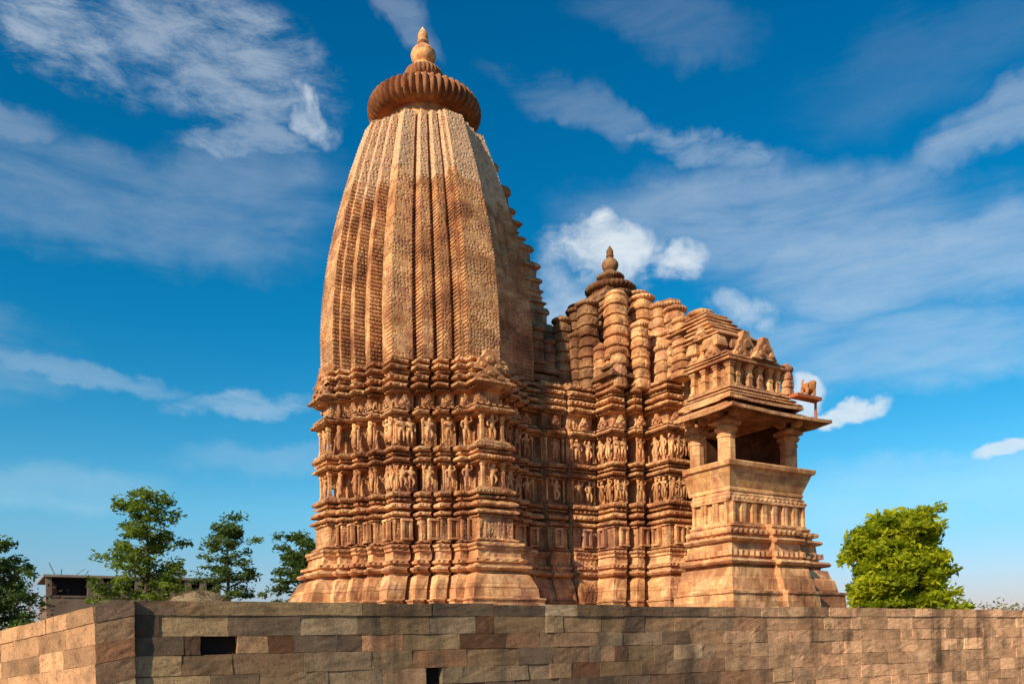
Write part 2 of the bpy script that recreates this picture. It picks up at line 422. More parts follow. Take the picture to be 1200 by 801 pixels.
# --- sanctum: base, walls
def profile_rings(planf, prof, z0=None, z1=None):
    ref = planf(0.0, 3.0); n = len(ref)
    cnt = [max(1, round(math.dist(ref[i][:2], ref[(i + 1) % n][:2]) / .085)) for i in range(n)]
    out = []
    for z, d in prof:
        if (z0 is not None and z < z0 - 1e-6) or (z1 is not None and z > z1 + 1e-6): continue
        ring = planf(d, z); dent = DENT.get(round(z, 4), 0.0); pts = []
        for i in range(n):
            a, b = ring[i], ring[(i + 1) % n]; ex, ey = b[0] - a[0], b[1] - a[1]; ln = math.hypot(ex, ey) or 1
            for q in range(cnt[i]):
                f = q / cnt[i]; o_ = dent if (q % 2 and cnt[i] > 2) else 0.0
                pts.append((a[0] + ex * f - ey / ln * o_, a[1] + ey * f + ex / ln * o_, z))
        out.append(pts)
    return out
def sanctum(d, z):
    bh = 3.90 if z < 7.75 else 3.62
    # the niche field of the central projection is set back between its posts
    if 4.62 <= z <= 5.36 or 5.95 <= z <= 6.74: bh = 3.78
    return cross_plan(RATHAS, bh, 0.34, d, 1.0, z, west=.22 * min(1.0, max(-.2, (z - 1.5) / 1.6)) if z < 7.75 else .08)
bm = bmesh.new(); loft(bm, profile_rings(sanctum, PROF, None, 3.01), True, True); jitter(bm, 0.022, 0, .022); part('plinth', bm, M_BASE)
bm = bmesh.new(); loft(bm, profile_rings(sanctum, PROF, 3.01, 9), True, True); jitter(bm, 0.016, 0, .030); part('carved_wall', bm, M_WALL)

# --- spire
SP = [(8.45, 1.015), (9.7, 1.012), (11.1, .985), (12.2, .935), (13.4, .858), (14.4, .775), (15.3, .695), (16.05, .620)]
def spire_scale(u):
    for (a, sa), (b, sb_) in zip(SP, SP[1:]):
        if u <= b:
            f = (u - a) / (b - a); return sa + (sb_ - sa) * f
    return SP[-1][1]
import numpy as np
_PF = np.polyfit([a for a, b in SP], [b for a, b in SP], 3)
def smooth_scale(u): return float(np.polyval(_PF, min(u, 16.5)))
ST = [(1.76, 2.42, 2.42), (1.27, 1.62, 2.74), (0.82, 1.13, 3.02), (0.52, 0.71, 3.26)]
rings = []
u = 8.46; i = 0
while u < 16.42:
    h = 0.115
    fade = 1.0 if u < 14.0 else 0.35
    s = smooth_scale(u + h / 2)
    nar = [(t0 + .030 * fade, t1 - .030 * fade, dp) for t0, t1, dp in ST]
    ga, gb_ = (.15, .36) if fade == 1 else (.26, .30)
    rings.append(cross_plan(ST, 3.46, ga, 0.0, s, u))
    rings.append(cross_plan(ST, 3.46, ga, 0.0, s, u + h * .52))
    rings.append(cross_plan(nar, 3.46, gb_, 0.0, s, u + h * .58))
    rings.append(cross_plan(nar, 3.46, gb_, 0.0, s, u + h * .97))
    u += h; i += 1
top = [(x * .9, y * .9, 16.62) for x, y, z in rings[-1]]
rings.append(top)
bm = bmesh.new(); loft(bm, rings, True, True); jitter(bm, 0.012)
part('spire', bm, M_SPIRE)

# --- crown of the spire
bm = bmesh.new()
lathe(bm, [(1.30, 16.1), (1.30, 16.62), (1.40, 16.66), (1.40, 16.76), (1.25, 16.80), (1.25, 17.3)], 0, 0, 48)
part('neck', bm, M_ROOF)
prof = []
for j in range(15):
    a = -math.pi / 2 + math.pi * j / 14
    prof.append((1.36 + 0.50 * max(0, math.cos(a)) ** .7, 17.48 + 0.37 * math.sin(a)))
bm = bmesh.new(); lathe(bm, prof, 0, 0, 50 * 6, 50, 0.10)
part('ribbed_disc', bm, M_AMALAKA, True)
bm = bmesh.new()
lathe(bm, [(1.30, 17.84), (1.16, 18.02), (.86, 18.26), (.62, 18.42), (.55, 18.52)], 0, 0, 40)
dome = part('dome', bm, M_ROOF, True)
pr = []
for j in range(11):
    a = -math.pi / 2 + math.pi * j / 10
    pr.append((.42 + .22 * math.cos(a), 18.72 + .20 * math.sin(a)))
bm = bmesh.new(); lathe(bm, pr, 0, 0, 28 * 4, 28, .10)
part('upper_ribbed_disc', bm, M_AMALAKA, True)
def kalasha(cx, cy, z, s, name='finial'):
    P = [(.42, 0), (.44, .06), (.30, .14), (.24, .20), (.30, .24), (.37, .36), (.40, .48), (.37, .60), (.28, .72), (.16, .80), (.11, .86), (.17, .88), (.19, .93), (.14, .96), (.15, 1.0), (.17, 1.08), (.15, 1.18), (.08, 1.30), (.02, 1.40)]
    bm = bmesh.new(); lathe(bm, [(r * s, z + h * s) for r, h in P], cx, cy, 28)
    return bm
part('finial', kalasha(0, 0, 18.90, 1.04), M_PALE, True)

# --- gable tower over the vestibule (jagged east side of the spire)
rng = random.Random(3)
bm = bmesh.new()
T = [(8.5, 5.0), (9.6, 4.55), (10.6, 4.28), (11.43, 4.14), (12.14, 4.0), (12.85, 3.82), (13.64, 3.42), (14.3, 3.1), (14.72, 2.95), (15.39, 2.62), (16.0, 2.1)]
def ext(u):
    for (a, xa), (b, xb) in zip(T, T[1:]):
        if u <= b: return xa + (xb - xa) * (u - a) / (b - a)
    return T[-1][1]
u = 8.3
while u < 15.7:
    h = rng.choice([.16, .24, .36, .55, .7])
    x = ext(u) + rng.uniform(-.12, .03); yw = 1.02 - .05 * (u - 8.3)
    lip = rng.choice([.0, .01, .03, .05])
    loft(bm, [[(sx, sy, zz) for sx, sy in ((.5, -w), (xx, -w), (xx, w), (.5, w))] for zz, xx, w in
              ((u, x - .06, yw - .05), (u + h * .55, x - .06, yw - .05), (u + h * .6, x + lip, yw + lip * .6), (u + h * .78, x + lip, yw + lip * .6), (u + h, x - .05, yw - .04))], True, True)
    u += h
jitter(bm, .07)
part('gable_tower', bm, M_ROOF)

# --- vestibule between sanctum and hall
def vest(d, z):
    S = [(2.2, 2.32), (2.72, 2.32), (2.72, 2.60), (3.46, 2.60), (3.46, 2.40), (3.60, 2.40), (3.60, 2.76), (4.58, 2.76), (4.58, 2.46), (5.2, 2.46)]
    return [(x, -y - d * .8, z) for x, y in S] + [(x, y + d * .8, z) for x, y in reversed(S)]
bm = bmesh.new(); loft(bm, profile_rings(vest, PROF, None, 9), True, True); jitter(bm, .018, 5, .030); part('vestibule_wall', bm, M_WALL)

# --- hall
HX = 7.45
HP = [(4.86, -2.30), (4.86, -2.86), (4.64, -2.86), (4.64, -3.68), (5.16, -3.68), (5.16, -3.40), (5.40, -3.40), (5.40, -3.92), (5.70, -3.92), (5.70, -3.62), (5.94, -3.62), (5.94, -4.84), (7.2, -4.84)]
def hall(d, z):
    sw = [(x - d, y - d, z) for x, y in HP]
    se = [(2 * HX - x, y, z_) for x, y, z_ in reversed(sw)]
    s = sw + se
    return s + [(x, -y, z_) for x, y, z_ in reversed(s)]
bm = bmesh.new(); loft(bm, profile_rings(hall, PROF, None, 3.01), True, True); jitter(bm, .02, 9, .022); part('hall_plinth', bm, M_BASE)
bm = bmesh.new(); loft(bm, profile_rings(hall, PROF, 3.01, 9), True, True); jitter(bm, .016, 9, .030); part('hall_wall', bm, M_WALL)

# --- transept balcony -------------------------------------------------------
BX0, BX1, BY = 4.86, 7.86, -8.42
def bal(d, z):
    c0, c1 = BX0 + 1.30, BX1 - 0.75
    S = [(BX0 - d, -6.98, z), (BX0 - d, BY - d, z), (c0 - d * .25, BY - d, z), (c0 - d * .25, BY - .20 - d, z), (c1 + d * .25, BY - .20 - d, z), (c1 + d * .25, BY - d, z), (BX1 + d, BY - d, z), (BX1 + d, -6.98, z), (BX1 + d, -4.3, z), (6.9, -4.3, z), (6.9, -6.98, z)]
    return S
BPROF = [(0.60, .86), (1.28, .80), (1.30, .84), (1.36, .84), (1.38, .68), (1.72, .62), (1.74, .56), (2.02, .48), (2.04, .34), (2.10, .34), (2.13, .52), (2.19, .56), (2.26, .50), (2.28, .32), (2.34, .30), (2.36, .40), (2.50, .40), (2.52, .26), (2.74, .24),
         (2.76, .34), (2.82, .40), (2.88, .36), (2.91, .18), (2.97, .18), (2.99, .30), (3.05, .32), (3.12, .28), (3.15, .12), (3.19, .12), (3.21, .16), (3.26, .14), (3.28, .05)]
bm = bmesh.new(); loft(bm, profile_rings(bal, BPROF), True, True); jitter(bm, .018, 2, .018); part('balcony_base', bm, M_BASE)
BP2 = [(3.28, .00), (3.92, -.02), (3.94, .08), (4.00, .10), (4.05, .04), (4.10, .05), (4.14, .0), (4.24, .0), (4.40, .0)]
bm = bmesh.new()
def bal2(d, z): return [(BX0 - d, -6.98, z), (BX0 - d, BY - d, z), (BX1 + d, BY - d, z), (BX1 + d, -4.32, z), (6.92, -4.32, z), (6.92, -6.98, z)]
loft(bm, profile_rings(bal2, BP2), True, True); jitter(bm, .012, 2, .015); part('balcony_wall', bm, M_BASE)
# pilastered panels: each a slab with a raised frame
def make_panel(w, h):
    bm = bmesh.new()
    box(bm, -w / 2, -w / 2 + .085, -.10, .02, 0, h); box(bm, w / 2 - .085, w / 2, -.10, .02, 0, h)
    box(bm, -w / 2 + .085, w / 2 - .085, -.025, .02, .02, h - .02)
    box(bm, -w / 2 - .010, w / 2 + .010, -.125, .02, h, h + .07, .01); box(bm, -w / 2 - .010, w / 2 + .010, -.125, .02, -.07, 0)
    box(bm, -.03, .03, -.045, -.024, .12, h - .16, .008)
    jitter(bm, .008)
    return bm
p0 = link('panel', make_panel(.42, .56), M_PALE); p0.parent = temple; p0.matrix_parent_inverse = Matrix.Translation(-TZ)
first = True
def place(src, x, y, z, face, sx=1.0, sz=1.0, dy=0.0):
    rz = {'S': 0.0, 'W': -math.pi / 2, 'E': math.pi / 2, 'N': math.pi}[face]
    M = Matrix.Translation((x, y, z)) @ Matrix.Rotation(rz, 4, 'Z') @ Matrix.Translation((0, dy, 0)) @ Matrix.Diagonal((sx, sx if sx < 1 else 1, sz, 1))
    if src.get('used') is None:
        src['used'] = 1; src.matrix_basis = M; return src
    return put(src, M)
for i in range(7): place(p0, BX0 + .22 + i * (BX1 - BX0 - .44) / 6, BY - .0, 3.32, 'S')
for i in range(3): place(p0, BX0, BY + .25 + i * .45, 3.32, 'W')
# leaning seat back
bm = bmesh.new()
def kak(d, z, inn=False): return [(BX0 - d, -6.96, z), (BX0 - d, BY - d, z), (BX1 + d, BY - d, z), (BX1 + d, -4.5, z)]
out_p = [(4.18, -.02), (4.20, .03), (4.26, .03), (4.28, .0), (4.82, .20), (4.84, .27), (4.95, .29), (4.98, .27)]
in_p = [(4.98, .12), (4.40, -.10)]
rings = []
for z, d in out_p: rings.append(kak(d, z))
prev = None
for z, d in out_p + in_p:
    vs = [bm.verts.new(p) for p in kak(d, z)]
    if prev:
        for j in range(3): bm.faces.new((prev[j], prev[j + 1], vs[j + 1], vs[j]))
        bm.faces.new((prev[0], vs[0], bm.verts.new(vs[0].co), bm.verts.new(prev[0].co))) if False else None
    prev = vs
jitter(bm, .008)
part('parapet', bm, M_PALE)
# end caps of the parapet where it meets the hall
bm = bmesh.new(); loft(bm, [[(BX0 - d, -6.97, z), (BX0 + .12, -6.97, z), (BX0 + .12, -6.85, z), (BX0 - d, -6.85, z)] for z, d in ((4.2, .02), (4.8, .19), (4.81, .25), (4.96, .27))], True, True); part('parapet_end', bm, M_PALE)
# floor, back wall, ceiling of the balcony
bm = bmesh.new(); box(bm, BX0 + .05, BX1 - .02, BY + .05, -6.95, 4.38, 4.50); part('balcony_floor', bm, M_WALL)
bm = bmesh.new(); box(bm, 6.95, BX1 + .05, -5.5, -4.5, 4.5, 6.42); box(bm, BX1 - .34, BX1 - .14, -7.98, -5.5, 4.52, 6.41); part('inner_wall', bm, M_INNER_SHADE)
# pillars
def pillar(x, y, r=.23, z0=4.46, z1=6.40):
    o = empty('pillar', (0, 0, 0)); o.parent = temple; o.location = (x, y, z0 - .74)
    def ring(rr, z, sq):   # octagonal or square with cut corners
        pts = []
        for q in range(4):
            for sgn in (-1, 1):
                a = math.pi / 2 * q + sgn * (math.pi / 8 + (.24 if sq else 0))
                k = rr / math.cos(math.pi / 8 + (.24 if sq else 0)) if not sq else rr / math.cos(math.pi / 8 + .24) * .98
                pts.append((k * math.cos(a), k * math.sin(a), z))
        return pts
    H = z1 - z0; bm = bmesh.new()
    loft(bm, [ring(r * 1.15, 0, True), ring(r * 1.15, .30, True), ring(r, .33, False), ring(r * .97, H - .72, False), ring(r * 1.08, H - .70, False), ring(r * 1.08, H - .64, False), ring(r * .95, H - .62, False), ring(r * .95, H - .56, False)], True, True)
    s = link('shaft', bm, M_BASE, o)
    bm = bmesh.new()
    loft(bm, [ring(r * 1.0, H - .56, False), ring(r * 1.30, H - .50, False), ring(r * 1.34, H - .45, False), ring(r * 1.0, H - .43, False), ring(r * 1.05, H - .39, False), ring(r * 1.45, H - .33, True), ring(r * 1.45, H - .26, True), ring(r * 1.15, H - .25, True), ring(r * 1.15, H - .2, True)], True, True)
    for a in range(4):   # bracket arms
        c, sn = math.cos(a * math.pi / 2), math.sin(a * math.pi / 2)
        b2 = bmesh.new()
        vs, fs = box(b2, r * .8, r * 1.95, -.10, .10, H - .20, H)
        for v in vs:
            if v.co.x > r * 1.5 and v.co.z < H - .1: v.co.z += .09
        for v in b2.verts: v.co = Vector((v.co.x * c - v.co.y * sn, v.co.x * sn + v.co.y * c, v.co.z))
        tmp = bpy.data.meshes.new('t'); b2.to_mesh(tmp); b2.free(); bm.from_mesh(tmp); bpy.data.meshes.remove(tmp)
    jitter(bm, .012)
    link('capital', bm, M_BASE, o)
    return o
pillar(BX0 + .22, BY + .30, .24); pillar(BX0 + .20, -6.98, .20); pillar(BX1 - .20, BY + .30, .24)
# lintels over the pillars
bm = bmesh.new()
box(bm, BX0 - .06, BX1 + .08, BY + .06, BY + .52, 6.40, 6.62); box(bm, BX0 - .055, BX0 + .46, BY + .52, -6.8, 6.405, 6.62); box(bm, BX1 - .4, BX1 + .075, BY + .52, -4.5, 6.405, 6.62)
box(bm, BX0 + .46, BX1 - .4, BY + .52, -6.8, 6.47, 6.61); box(bm, 6.9, BX1 - .41, -6.8, -4.5, 6.46, 6.60)
jitter(bm, .006); part('lintel', bm, M_WALL)
# sloping eave, slightly lifted towards its corners, with sag and chipped edge
def eave_sheet(inner, outer, zi, zo, th, n=14, lift=.05):
    bm = bmesh.new()
    ix0, ix1, iy0, iy1 = inner; ox0, ox1, oy0, oy1 = outer
    def loopf(x0, x1, y0, y1, z, lf):
        pts = []
        for (ax, ay), (bx_, by_) in (((x0, y1), (x0, y0)), ((x0, y0), (x1, y0)), ((x1, y0), (x1, y1))):
            for j in range(n):
                f = j / n; e = abs(2 * f - 1) ** 2
                pts.append((ax + (bx_ - ax) * f, ay + (by_ - ay) * f, z + lf * e))
        pts.append((x1, y1, z + lf))
        return pts
    A = loopf(ix0, ix1, iy0, iy1, zi, 0); Mid = loopf((ix0 + ox0) / 2, (ix1 + ox1) / 2, (iy0 + oy0) / 2, iy1, (zi * .42 + zo * .58), lift * .3); O = loopf(ox0, ox1, oy0, oy1, zo, lift)
    low = [(x, y, z - th) for x, y, z in O]; lowm = [(x, y, z - th) for x, y, z in Mid]; lowa = [(x, y, z - th) for x, y, z in A]
    rows = [[bm.verts.new(p) for p in r] for r in (A, Mid, O, low, lowm, lowa)]
    for r0, r1 in zip(rows, rows[1:]):
        for j in range(len(A) - 1): bm.faces.new((r0[j], r1[j], r1[j + 1], r0[j + 1]))
    bmesh.ops.recalc_face_normals(bm, faces=bm.faces)
    jitter(bm, .03)
    return bm
part('eave', eave_sheet((BX0 - .1, BX1 + .1, BY + .05, -6.75), (BX0 - .66, BX1 + .42, BY - .78, -6.95), 6.66, 6.30, .09), M_ROOF)
part('upper_eave', eave_sheet((BX0 - .05, BX1 + .0, BY + .08, -6.7), (BX0 - .36, BX1 - .35, BY - .42, -6.85), 6.88, 6.66, .08), M_ROOF)

# --- balcony roof
def tier_box(bm, x0, x1, y0, y1, z, h, lip=.10):
    loft(bm, [[(x0 - d, y0 - d, zz), (x1 + d, y0 - d, zz), (x1 + d, y1 + d, zz), (x0 - d, y1 + d, zz)] for zz, d in
              ((z, -.05), (z + h * .3, -.05), (z + h * .36, lip), (z + h * .55, lip * .95), (z + h * .85, lip * .25), (z + h, -.02))], True, True)
bm = bmesh.new()
for z, x0, x1, y0, h in ((6.80, 4.90, 7.75, -8.48, .12), (6.92, 4.98, 7.62, -8.38, .12), (7.04, 5.06, 7.52, -8.30, .14)):
    tier_box(bm, x0, x1, y0, -6.7, z, h, .07)
box(bm, 5.36, 7.24, -7.92, -6.6, 7.16, 7.98); box(bm, 6.5, 7.3, -6.6, -4.4, 6.7, 9.0)
for z, d in ((7.18, .06), (7.92, .10)): box(bm, 5.2 - d, 7.4 + d, -8.16 - d, -6.58, z, z + .065)
jitter(bm, .014)
part('attic_wall', bm, M_WALL)
def colonnette():
    bm = bmesh.new()
    for z0, z1, w in ((0, .08, .12), (.08, .30, .085), (.30, .36, .10), (.36, .54, .08), (.54, .60, .10), (.60, .68, .125)): box(bm, -w, w, -w, w, z0, z1, .006)
    jitter(bm, .012); return bm
c0 = part('colonnette', colonnette(), M_PALE)
for x, w in ((5.34, 1.0), (5.62, .8), (6.10, .9), (6.52, .9), (6.95, .9), (7.28, .8)): place(c0, x, -8.06, 7.24, 'S', w)
for y, w in ((-7.62, .9), (-7.15, .9), (-6.72, .9)): place(c0, 5.28, y, 7.24, 'W', w)
# stepped storeys behind the gables, smaller and set back as they rise
bm = bmesh.new()
tier_box(bm, 5.22, 7.38, -8.12, -6.55, 7.98, .16, .12); tier_box(bm, 5.32, 7.2, -7.95, -6.5, 8.14, .14, .08)
box(bm, 5.36, 7.05, -7.62, -6.45, 8.28, 8.78); tier_box(bm, 5.32, 7.1, -7.66, -6.4, 8.76, .16, .12)
z = 8.92
for q, (x0, x1, y0) in enumerate(((5.42, 6.95, -7.35), (5.50, 6.9, -7.2), (5.60, 6.85, -7.0), (5.72, 6.8, -6.85), (5.85, 6.75, -6.7), (6.0, 6.75, -6.5))):
    h = (.20, .16, .2, .15, .2, .16)[q]; tier_box(bm, x0, x1, y0, -5.2 if x0 > 5.7 else -6.3 , z, h, .11); z += h
for x in (5.36, 5.95, 6.5): tier_box(bm, x - .16, x + .16, -7.74, -7.5, 8.28, .5, .05)
for y in (-7.3, -6.7): tier_box(bm, 5.24, 5.5, y - .16, y + .16, 8.28, .5, .05)
jitter(bm, .03); part('balcony_roof', bm, M_ROOF)
def pediment(w, h, dpt=.22):
    """ogee gable with a scalloped rim and a medallion"""
    bm = bmesh.new(); n = 20; out = []
    for j in range(n + 1):
        f = j / n * 2 - 1
        zz = h * (1 - abs(f) ** 1.25) * (1 - .16 * abs(math.sin(j * math.pi * 5 / n)))
        out.append((f * w / 2, max(.02, zz)))
    F = [bm.verts.new((x, -dpt, z)) for x, z in out] ; Bk = [bm.verts.new((x, 0, z)) for x, z in out]
    bm.faces.new([bm.verts.new((w / 2, -dpt, 0)), *reversed(F), bm.verts.new((-w / 2, -dpt, 0))][::-1])
    for j in range(n): bm.faces.new((F[j], F[j + 1], Bk[j + 1], Bk[j]))
    for sx, sz, r in ((0, h * .42, h * .17), (-w * .22, h * .2, h * .12), (w * .22, h * .2, h * .12)):
        ring = []
        for q in range(10):
            a = q * math.pi / 5; ring.append((sx + r * math.cos(a), sz + r * math.sin(a)))
        f1 = [bm.verts.new((x, -dpt, z)) for x, z in ring]; f2 = [bm.verts.new((sx + (x - sx) * .7, -dpt - .06, sz + (z - sz) * .7)) for x, z in ring]
        for q in range(10): bm.faces.new((f1[q], f1[(q + 1) % 10], f2[(q + 1) % 10], f2[q]))
        bm.faces.new(f2)
    bmesh.ops.recalc_face_normals(bm, faces=bm.faces)
    jitter(bm, .01)
    return bm
pd = part('pediment', pediment(1.0, .86), M_ROOF)
place(pd, 6.2, -7.70, 8.2, 'S', 1.0, 1.05); place(pd, 6.5, -8.16, 8.06, 'S', .95, .85); place(pd, 6.95, -7.98, 8.1, 'S', .6, .55); place(pd, 5.75, -7.98, 8.1, 'S', .6, .5)
place(pd, 5.36, -7.0, 8.84, 'W', .55, .5); place(pd, 5.22, -7.6, 8.1, 'W', .7, .5)
# main niche gables of the sanctum
for face, x, y in (('S', 0, -3.62), ('W', -3.50, 0)):
    place(pd, x, y, 8.02, face, 1.1, .82); place(pd, x, y, 7.70, face, 1.25, .55, -.10)
# roofs of the sanctum niches: straight sloping shelves
def shelf(w, dpt, h):
    bm = bmesh.new()
    loft(bm, [[(-w / 2 + a, -dpt + a, z), (w / 2 - a, -dpt + a, z), (w / 2 - a, .1, z), (-w / 2 + a, .1, z)] for z, a in ((0, .06), (.03, 0), (.075, .0), (h, .12))], True, True)
    jitter(bm, .008); return bm
sh = part('shelf', shelf(1.10, .16, .15), M_BASE)
for face, sx, sy in (('S', 0, -1), ('W', -1, 0)):
    for z, dd, w in ((7.52, 3.92, 1.08), (6.78, 3.90, 1.0), (5.84, 3.86, .98), (5.42, 3.86, .98), (4.50, 3.84, .98), (2.86, 4.1, 1.1)):
        place(sh, sx * (dd - .22), sy * dd, z, face, w if w < 1 else w, 1)
# niche posts
def post():
    bm = bmesh.new(); box(bm, -.06, .06, -.06, .06, 0, .08); box(bm, -.045, .045, -.045, .045, .08, .62); box(bm, -.065, .065, -.065, .065, .62, .73)
    jitter(bm, .006); return bm
ps = part('niche_post', post(), M_PALE)
for z in (4.63, 5.98):
    for t in (-.34, .34): place(ps, t, -3.86, z, 'S'); place(ps, -3.64, t, z, 'W')

for zi, z in enumerate((4.61, 5.95)):
    for t0, t1, dp in RATHAS[:3]:
        for t in (-t1 + .045, -t0 - .045):
            place(ps, t, -dp - .0, z, 'S', .55, .98); place(ps, -dp, t, z, 'W', .55, .98)
            place(ps, -t, -dp, z, 'S', .55, .98)
    for x, y in ((2.76, -2.60), (3.42, -2.60), (3.66, -2.76), (4.54, -2.76), (4.70, -3.68), (5.12, -3.68), (5.44, -3.92), (5.66, -3.92), (5.99, -4.84), (6.46, -4.84)): place(ps, x, y, z, 'S', .55, .98)
# --- carved figures ---------------------------------------------------------
def make_figure(pose):
    """one continuous body, about 0.7 tall, standing on a lotus step"""
    J = {'pel': (0, 0, .36), 'bel': (.012, 0, .42), 'chest': (.0, 0, .50), 'neck': (.0, -.005, .565), 'head': (.005, -.012, .625), 'crown': (.005, -.005, .70),
         'shL': (-.085, 0, .53), 'shR': (.085, 0, .53), 'hipL': (-.045, 0, .335), 'hipR': (.045, 0, .335)}
    Rr = {'pel': .068, 'bel': .048, 'chest': .066, 'neck': .028, 'head': .046, 'crown': .026, 'shL': .030, 'shR': .030, 'hipL': .046, 'hipR': .046}
    if pose == 0:
        J.update(elL=(-.125, -.01, .43), haL=(-.115, -.05, .35), elR=(.15, -.01, .57), haR=(.09, -.03, .66), knL=(-.05, -.02, .19), knR=(.065, -.03, .19), anL=(-.045, 0, .03), anR=(.06, 0, .03))
    elif pose == 1:
        J.update(elL=(-.13, -.02, .45), haL=(-.06, -.07, .47), elR=(.13, 0, .42), haR=(.12, -.03, .31), knL=(-.07, -.03, .20), knR=(.04, -.02, .18), anL=(-.05, 0, .03), anR=(.045, 0, .03))
        J['pel'] = (.018, 0, .36); J['head'] = (-.02, -.012, .622); J['crown'] = (-.03, -.005, .69)
    else:
        J.update(elL=(-.14, -.01, .56), haL=(-.10, -.03, .67), elR=(.12, -.03, .44), haR=(.05, -.07, .50), knL=(-.035, -.02, .18), knR=(.09, -.035, .22), anL=(-.03, 0, .03), anR=(.02, .01, .06))
        J['pel'] = (-.02, 0, .36); J['head'] = (.02, -.012, .622); J['crown'] = (.03, -.005, .69)
    Rr.update(elL=.022, haL=.018, elR=.022, haR=.018, knL=.034, knR=.034, anL=.024, anR=.024)
    E = [('pel', 'bel'), ('bel', 'chest'), ('chest', 'neck'), ('neck', 'head'), ('head', 'crown'), ('chest', 'shL'), ('chest', 'shR'), ('shL', 'elL'), ('elL', 'haL'), ('shR', 'elR'), ('elR', 'haR'),
         ('pel', 'hipL'), ('pel', 'hipR'), ('hipL', 'knL'), ('hipR', 'knR'), ('knL', 'anL'), ('knR', 'anR')]
    names = list(J); me = bpy.data.meshes.new('tmp')
    me.from_pydata([J[n] for n in names], [(names.index(a), names.index(b)) for a, b in E], [])
    o = bpy.data.objects.new('tmp', me); COL.objects.link(o)
    md = o.modifiers.new('s', 'SKIN'); md.use_smooth_shade = True
    for i, n in enumerate(names):
        sv = me.skin_vertices[0].data[i]; sv.radius = (Rr[n], Rr[n]); sv.use_root = (n == 'pel')
    sub = o.modifiers.new('d', 'SUBSURF'); sub.levels = 1; sub.render_levels = 1
    dg = bpy.context.evaluated_depsgraph_get()
    res = bpy.data.meshes.new_from_object(o.evaluated_get(dg))
    bpy.data.objects.remove(o); bpy.data.meshes.remove(me)
    bm = bmesh.new(); bm.from_mesh(res); bpy.data.meshes.remove(res)
    res = bpy.data.meshes.new('carved_figure'); bm.to_mesh(res); bm.free()
    for p in res.polygons: p.use_smooth = True
    res.materials.clear(); res.materials.append(M_FIG)
    return res
FIG = []
for p in range(3):
    o = link('carved_figure', make_figure(p), M_FIG); o.parent = temple; o.matrix_parent_inverse = Matrix.Translation(-TZ); FIG.append(o)
frng = random.Random(11)
def fig(x, y, z, face, s=1.0):
    o = FIG[frng.randrange(3)]
    m = place(o, x, y, z, face, 1.0, 1.0)
    m.matrix_basis = m.matrix_basis @ Matrix.Diagonal((s * frng.choice((-1, 1)) * 1.05, s * 1.15, s, 1)) if False else m.matrix_basis @ Matrix.Diagonal((s * 1.2, s * 1.3, s, 1))
ROWS = (4.62, 5.97)
SIDE = [(-2.22, 2.44), (-1.96, 2.44), (-1.50, 2.76), (-1.0, 3.06), (-.60, 3.38), (0, 3.84), (.60, 3.38), (1.0, 3.06), (1.5, 2.76), (2.1, 2.44)]
for z in ROWS:
    for t, dep in SIDE:
        sc_ = 1.03 if z < 5 else 1.12
        fig(t + frng.uniform(-.02, .02), -dep - .02, z, 'S', sc_)
        if t < .2: fig(-dep - .02 + (.22 if t == 0 else 0), t, z, 'W', sc_)
    for x, y in ((3.08, -2.64), (3.86, -2.80), (4.30, -2.80)): fig(x, y, z, 'S', 1.03)
    for x, y in ((4.78, -3.70), (5.03, -3.70), (5.55, -3.94), (6.08, -4.86), (6.33, -4.86), (6.58, -4.86), (6.83, -4.86)): fig(x, y, z, 'S', 1.03)
    for x, y in ((4.84, -2.62), (4.62, -3.05), (4.62, -3.44), (5.92, -4.60), (5.92, -4.25)): fig(x, y, z, 'W', 1.03)
# little gables over the upper row and framed niches under the lower row
gb = part('small_gable', pediment(.40, .36, .08), M_BASE)
nf = part('niche_frame', make_panel(.34, .50), M_BASE)
for t, dep in SIDE:
    if abs(t) < .1: continue
    w = .55 if abs(abs(t) - .6) < .02 else 1.0
    if t != -1.96:
        place(gb, t if abs(t) < 2.0 else math.copysign(2.1, t), -dep - .0, 7.06, 'S', w, 1); place(nf, t if abs(t) < 2 else math.copysign(2.2, t), -dep - .15, 3.20, 'S', w * .96, .96)
        if t < 0: place(gb, -dep, t if t > -2 else -2.1, 7.06, 'W', w, 1); place(nf, -dep - .15, t if t > -2 else -2.2, 3.20, 'W', w * .96, .96)
for x, y in ((3.08, -2.62), (4.1, -2.78), (4.9, -3.68), (5.55, -3.92), (6.2, -4.84), (6.65, -4.84)):
    place(gb, x, y - .04, 7.06, 'S', 1, 1); place(nf, x - .05, y - .15, 3.20, 'S', .96, .96)
for x, y in ((4.64, -3.25), (5.94, -4.4)): place(gb, x - .04, y, 7.06, 'W', 1, 1); place(nf, x - .15, y, 3.20, 'W', .96, .96)

